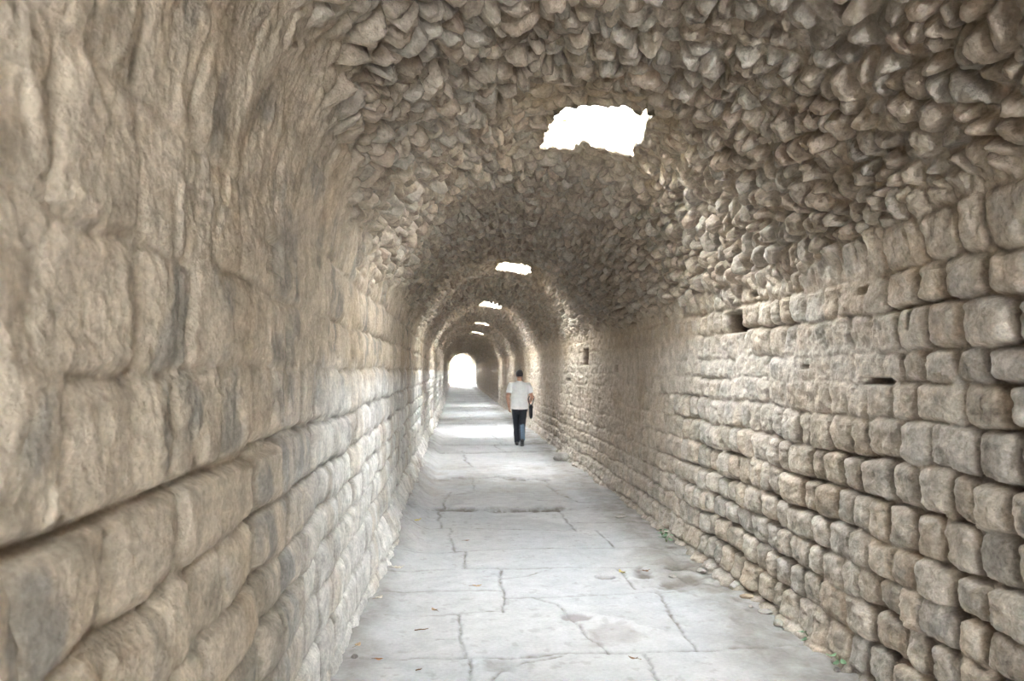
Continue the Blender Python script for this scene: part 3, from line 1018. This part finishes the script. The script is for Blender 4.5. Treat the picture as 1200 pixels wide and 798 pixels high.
J = [ring_tube([(0, 0, 0.985), (0, 0, 0.92), (0, 0, 0.84), (0, 0.005, 0.80)], [(0.165, 0.112), (0.175, 0.120), (0.172, 0.120), (0.13, 0.09)], 22)]
for hp, kn, an in ((HIP_L, KN_L, AN_L), (HIP_R, KN_R, AN_R)):
    J.append(ring_tube([hp, mixp(hp, kn, 0.45), kn, mixp(kn, an, 0.45), mixp(kn, an, 0.80), mixp(kn, an, 1.02)],
                       [0.098, 0.088, 0.072, 0.068, 0.060, 0.057], 16, caps=(1, 0.15)))
jeans = fuse('trousers', J, 0.0075, M_JEANS, man, 4, 0.5, 0.009)
jeans['label'] = 'dark jeans with pale blue down one calf'
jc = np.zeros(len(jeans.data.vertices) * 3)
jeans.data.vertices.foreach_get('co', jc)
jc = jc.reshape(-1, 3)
calf_mask = sstep(0.010, 0.022, jc[:, 0]) * sstep(0.50, 0.47, jc[:, 2] + 0.012 * np.sin(jc[:, 0] * 60)) * sstep(0.115, 0.10, jc[:, 0]) * 0.9  # blends to pale blue below the knee on one leg
paint(jeans.data, np.array([0.030, 0.034, 0.043]) * (1 - calf_mask)[:, None] + np.array([0.145, 0.205, 0.270]) * calf_mask[:, None], 1 / ALB)
for nm, pts in (('shoe', [(-0.050, 0.095, 0.050), (-0.051, 0.16, 0.056), (-0.053, 0.25, 0.043), (-0.055, 0.335, 0.030)]),
                ('shoe', [(0.050, -0.300, 0.150), (0.051, -0.245, 0.118), (0.053, -0.165, 0.066), (0.055, -0.095, 0.031)])):
    sh_ = fuse(nm, [ring_tube(pts, [(0.038, 0.045), (0.042, 0.046), (0.046, 0.036), (0.040, 0.024)], 16, (0, 0.2, 1))], 0.007, M_SHOE, man, 3)
    dn = [(p[0], p[1], p[2] - 0.030) for p in pts]
    fuse('sole', [ring_tube(dn, [(0.037, 0.014), (0.041, 0.014), (0.046, 0.012), (0.040, 0.012)], 14, (0, 0.2, 1))], 0.006, M_SOLE, sh_, 1)
man.location = (PX, PY, PZ)
man.scale = (0.965, 0.965, 0.965)
man.rotation_euler = (0, 0, math.radians(-2))

# the bag looped over his bent forearm
bag = bpy.data.objects.new('bag', None)
COL.objects.link(bag)
tag(bag, 'slim black bag hanging from the walking person\'s bent forearm', 'bag')
bx, by = 0.262, 0.075
pouch = fuse('pouch', [ring_tube([(bx, by - 0.12, 0.77), (bx, by - 0.06, 0.77), (bx, by + 0.06, 0.77), (bx, by + 0.13, 0.77)],
                                 [(0.150, 0.026), (0.165, 0.040), (0.165, 0.040), (0.150, 0.026)], 22, (1, 0, 0))], 0.008, M_BAG, bag, 4, 0.5, 0.008)
fuse('flap', [ring_tube([(bx, by - 0.105, 0.875), (bx, by + 0.090, 0.875)], [(0.052, 0.046), (0.052, 0.046)], 18, (1, 0, 0))], 0.007, M_BAG, bag, 4)
for oy in (-0.050, 0.045):
    zt = 1.105 - 0.40 * (oy + by + 0.055)
    xt = 0.279 - 0.09 * (oy + by + 0.055)
    loop = []
    for k in range(9):
        a = math.pi * k / 8
        loop.append((xt + 0.066 * math.cos(a), by + oy, zt + 0.006 + 0.068 * math.sin(a)))
    loop = [(bx + 0.022, by + oy, 0.90)] + loop + [(bx - 0.022, by + oy, 0.90)]
    fuse('strap', [ring_tube(loop, [(0.012, 0.004)] * len(loop), 8, (0, 1, 0))] if 0 else [ring_tube(loop, [0.0085] * len(loop), 8, (0, 1, 0))], 0.0055, M_BAG, bag, 1)
bag.location = man.location
bag.scale = man.scale
bag.rotation_euler = man.rotation_euler

# ------------------------------------------------------------------ what lies on the paving
def leaf_mesh(name, length, width, curl, seed, lobes=0):
    rng = random.Random(seed)
    n = 14
    V, Fc = [], []
    for side in (1, -1):
        for i in range(n + 1):
            t = i / n
            w = width * 0.5 * math.sin(math.pi * min(1, t * 1.02)) ** 0.8 * (1 + (0.35 * math.sin(t * math.pi * 7) if lobes else 0.05 * rng.uniform(-1, 1)))
            for j in range(4):
                s = j / 3
                yy = w * s
                zz = curl * (t - 0.5) ** 2 * length * 2.2 + 0.5 * yy * curl + 0.06 * length * math.sin(t * 9 + s * 3 + seed) * 0.3
                V.append(((t - 0.5) * length, side * yy, zz))
    for k in range(2):
        b = k * (n + 1) * 4
        for i in range(n):
            for j in range(3):
                q = (b + i * 4 + j, b + (i + 1) * 4 + j, b + (i + 1) * 4 + j + 1, b + i * 4 + j + 1)
                Fc.append(q if k == 0 else q[::-1])
    zmin = min(v[2] for v in V)
    V = [(x, y, z - zmin) for x, y, z in V]
    me = bpy.data.meshes.new(name)
    me.from_pydata(V, [], Fc)
    me.polygons.foreach_set('use_smooth', [True] * len(Fc))
    me.update()
    return me


def leaf_stalk(length, curl):
    V, Fc = ring_tube([(-length * 0.5 - length * 0.35, 0.004, 0.002 + curl * length * 0.5), (-length * 0.5, 0, 0.003 + curl * length * 0.4), (length * 0.3, 0, 0.003)], [0.0012, 0.0014, 0.0008], 6)
    me = bpy.data.meshes.new('stalk')
    me.from_pydata([tuple(v) for v in V], [], Fc)
    me.update()
    return me


LEAF_COL = {
    'orange': plain_material('dry_orange_leaf', (0.42, 0.19, 0.07), 0.75, 0.2, 60, 0.2),
    'tan': plain_material('dry_tan_leaf', (0.50, 0.36, 0.22), 0.75, 0.2, 60, 0.2),
    'brown': plain_material('dry_brown_leaf', (0.24, 0.14, 0.08), 0.75, 0.2, 60, 0.2),
    'pale': plain_material('bleached_leaf', (0.66, 0.60, 0.48), 0.8, 0.15, 60, 0.2),
    'yellow': plain_material('yellowed_leaf', (0.52, 0.44, 0.16), 0.75, 0.2, 60, 0.2),
}
LEAVES = [  # pixel, colour, length, turn, lobed, label
    ((461, 645), 'orange', 0.075, 0.5, 0, 'orange dry leaf at the foot of the lime-washed wall'),
    ((466, 669), 'pale', 0.110, 0.1, 1, 'bleached lobed leaf at the slab edge near the orange leaf'),
    ((444, 703), 'pale', 0.075, 0.9, 0, 'small bleached leaf lying in the dirt against the wall foot'),
    ((559, 687), 'tan', 0.075, 0.2, 1, 'tan crumpled leaf alone on a wide pale slab'),
    ((509, 715), 'tan', 0.065, 2.2, 0, 'faded tan leaf flat on the slab beside a thin crack'),
    ((419, 757), 'tan', 0.065, 1.2, 0, 'curled tan leaf in the wall-foot dirt nearest the viewer'),
    ((547, 634), 'brown', 0.060, 0.3, 0, 'small dark brown leaf near a slab joint farther down the passage'),
    ((488, 618), 'yellow', 0.110, 0.4, 1, 'yellowed leaf beside the rubble footing of the lime-washed wall'),
    ((729, 670), 'yellow', 0.090, 1.9, 1, 'yellowed leaf in the slab joint beside the pothole'),
    ((757, 669), 'brown', 0.080, 0.2, 1, 'brown leaf on the broken mortar patch past the pothole'),
    ((444, 772), 'orange', 0.050, 0.0, 0, 'rusty leaf scrap on the slab joint closest to the viewer'),
    ((742, 772), 'brown', 0.060, 2.6, 0, 'brown leaf caught in the wide joint closest to the viewer'),
]
for i, ((px, py), col, ln, turn, lob, lab) in enumerate(LEAVES):
    x, y = on_floor(px, py)
    r = bpy.data.objects.new('dry_leaf', None)
    COL.objects.link(r)
    cu = 0.25 + 0.25 * ((i * 37) % 10) / 10
    link('blade', leaf_mesh('blade', ln, ln * 0.55, cu, i, lob), LEAF_COL[col], r)
    link('stalk', leaf_stalk(ln, cu * 0.2), LEAF_COL['brown'], r)
    r.location = (x, y, floor_z(x, y) + 0.001)
    r.rotation_euler = (0.06, 0.04, turn)
    tag(r, lab, 'leaf', 'dry leaves on the paving')


def twig(px, py, ln, turn, lab):
    x, y = on_floor(px, py)
    V, Fc = ring_tube([(-ln / 2, 0, 0.004), (-ln * 0.1, ln * 0.06, 0.005), (ln * 0.2, ln * 0.02, 0.004), (ln / 2, ln * 0.1, 0.006)], [0.003, 0.0035, 0.003, 0.0015], 8)
    V2, F2 = ring_tube([(ln * 0.1, ln * 0.03, 0.004), (ln * 0.25, -ln * 0.12, 0.006)], [0.002, 0.001], 6)
    me = bpy.data.meshes.new('twig')
    me.from_pydata([tuple(v) for v in V + V2], [], Fc + [tuple(a + len(V) for a in f) for f in F2])
    me.update()
    o = link('twig', me, LEAF_COL['brown'])
    o.location = (x, y, floor_z(x, y))
    o.rotation_euler = (0, 0, turn)
    tag(o, lab, 'twig', 'twigs on the paving')


twig(494, 740, 0.085, 0.15, 'thin dark twig on the pale slab by a short crack')
twig(491, 786, 0.035, 0.4, 'dark stub of twig on the bluish slab closest to the viewer')

M_STONE = stone_material('loose_pale_stone', False, (0.43, 0.40, 0.36), 0.92, 0.5, 60, 0.2)
M_STONE_T = stone_material('loose_tan_stone', False, (0.42, 0.34, 0.24), 0.92, 0.5, 60, 0.2)
M_STONE_D = stone_material('loose_dark_stone', False, (0.22, 0.20, 0.18), 0.92, 0.5, 60, 0.2)


def stone(px, py, size, flat, seed, mat, lab, name='loose_stone', cat='stone', turn=0.0, group='loose stones along the wall feet'):
    x, y = on_floor(px, py)
    rng = random.Random(seed)
    V, Fc = ball((0, 0, 0), (1, 1, 1), 20, 14)
    dirs = [(Vector((rng.uniform(-1, 1), rng.uniform(-1, 1), rng.uniform(-1, 1))).normalized(), rng.uniform(0.62, 0.88)) for _ in range(11)]
    out = []
    for v in V:
        p = v.copy()
        for d, k in dirs:                      # broken facets
            e = p.dot(d) - k
            if e > 0:
                p -= d * e
        p *= 1 + 0.04 * math.sin(p.x * 9 + seed) * math.sin(p.y * 8) * math.sin(p.z * 10)
        out.append((p.x * size[0], p.y * size[1], p.z * size[2]))
    zmin = min(p[2] for p in out)
    out = [(a, b, c - zmin * 0.75) for a, b, c in out]
    me = bpy.data.meshes.new(name)
    me.from_pydata(out, [], Fc)
    me.polygons.foreach_set('use_smooth', [True] * len(Fc))
    me.update()
    o = link(name, me, mat)
    o.location = (x, y, floor_z(x, y) - 0.004)
    o.rotation_euler = (0, 0, turn)
    tag(o, lab, cat, group)
    return o


stone(862, 691, (0.055, 0.050, 0.045), 0, 1, M_STONE, 'pale upright chunk of stone at the corner of the broken mortar patch')
stone(876, 704, (0.055, 0.060, 0.016), 0, 2, M_STONE_T, 'flat tan stone between the upright chunk and the block wall', turn=0.4)
stone(880, 716, (0.020, 0.018, 0.012), 0, 3, M_STONE, 'small pale pebble in the dirt just before the flat tan stone')
stone(899, 722, (0.050, 0.060, 0.020), 0, 4, M_STONE, 'low pale stone against the block wall past the pebble', turn=1.0)
stone(913, 736, (0.045, 0.040, 0.024), 0, 5, M_STONE, 'rounded pale stone at the block wall next to the low one', turn=0.7)
stone(981, 790, (0.022, 0.018, 0.014), 0, 6, M_STONE_D, 'dark pebble near the block wall closest to the viewer')
stone(415, 771, (0.022, 0.026, 0.014), 0, 7, M_STONE_D, 'dark stone at the foot of the lime-washed wall')
stone(727, 608, (0.075, 0.050, 0.016), 0, 8, M_STONE, 'flat pale scrap of stone far along by the block wall')
stone(822, 671, (0.040, 0.050, 0.022), 0, 9, M_STONE, 'pale lump of mortar on the broken patch near the block wall')
stone(788, 680, (0.032, 0.026, 0.014), 0, 10, M_STONE, 'small pale lump in the middle of the broken mortar patch')
stone(657, 541, (0.15, 0.13, 0.10), 0, 11, M_STONE, 'squat pale stone block standing at the pier foot beyond the courses', 'stone_block', 'block', 0.1)

M_WEED = plain_material('weed_green', (0.22, 0.36, 0.21), 0.6, 0.15, 60, 0.1)
M_STEM = plain_material('weed_stem', (0.20, 0.26, 0.12), 0.6, 0.15, 60, 0.1)
for (px, py), sc, n, lab in (
        ((781, 638), 0.12, 6, 'green weed at the foot of the block wall, beyond the mortar patch'),
        ((776, 630), 0.09, 5, 'smaller weed just behind the larger one at the block wall foot'),
        ((949, 757), 0.10, 7, 'pale green weed at the block wall foot nearer the viewer'),
        ((984, 784), 0.10, 7, 'green weed sprouting at the block wall foot closest to the viewer')):
    x, y = on_floor(px, py)
    r = bpy.data.objects.new('weed', None)
    COL.objects.link(r)
    tag(r, lab, 'weed', 'weeds at the wall foot')
    for k in range(n):
        a = k * 2.4 + px
        rr = sc * (0.45 + 0.3 * ((k * 7) % 5) / 5)
        hgt = sc * (0.25 + 0.45 * ((k * 3) % 4) / 4)
        tip = (math.cos(a) * rr * 0.45, math.sin(a) * rr * 0.45, hgt)
        V, Fc = ring_tube([(0, 0, -0.01), (tip[0] * 0.4, tip[1] * 0.4, hgt * 0.65), tip], [0.0022, 0.0018, 0.0012], 6)
        me = bpy.data.meshes.new('stem')
        me.from_pydata([tuple(v) for v in V], [], Fc)
        me.update()
        link('stem', me, M_STEM, r)
        lf = link('leaf', leaf_mesh('leaf', sc * 0.5, sc * 0.34, 0.35, k), M_WEED, r)
        lf.location = (tip[0] + math.cos(a) * sc * 0.2, tip[1] + math.sin(a) * sc * 0.2, hgt - 0.004)
        lf.rotation_euler = (0.15, 0.25, a)
    r.location = (x, y, floor_z(x, y))


# ------------------------------------------------------------------ light
w = bpy.data.worlds.new('overcast_sky')
SC.world = w
w.use_nodes = True
bg = w.node_tree.nodes['Background']
bg.inputs['Color'].default_value = (0.88, 0.945, 1.0, 1)
bg.inputs['Strength'].default_value = 120.0

SC.cycles.max_bounces = 12
SC.cycles.diffuse_bounces = 10
SC.cycles.glossy_bounces = 3
SC.cycles.sample_clamp_indirect = 0

# ------------------------------------------------------------------ camera
cam = bpy.data.cameras.new('camera')
cam.sensor_width = 36.0
cam.lens = F / W * 36.0
cam.clip_start = 0.05
cam.clip_end = 500
cam.dof.use_dof = True
cam.dof.focus_distance = 6.5
cam.dof.aperture_fstop = 5.2
co_ = bpy.data.objects.new('camera', cam)
COL.objects.link(co_)
mw = Matrix(((RGT[0], UPV[0], -FWD[0], EYE[0]), (RGT[1], UPV[1], -FWD[1], EYE[1]), (RGT[2], UPV[2], -FWD[2], EYE[2]), (0, 0, 0, 1)))
co_.matrix_world = mw
SC.camera = co_

vs = SC.view_settings
vs.view_transform = 'Standard'
vs.look = 'None'
vs.gamma = 1.0
vs.use_curve_mapping = False
vs.exposure = 0.0
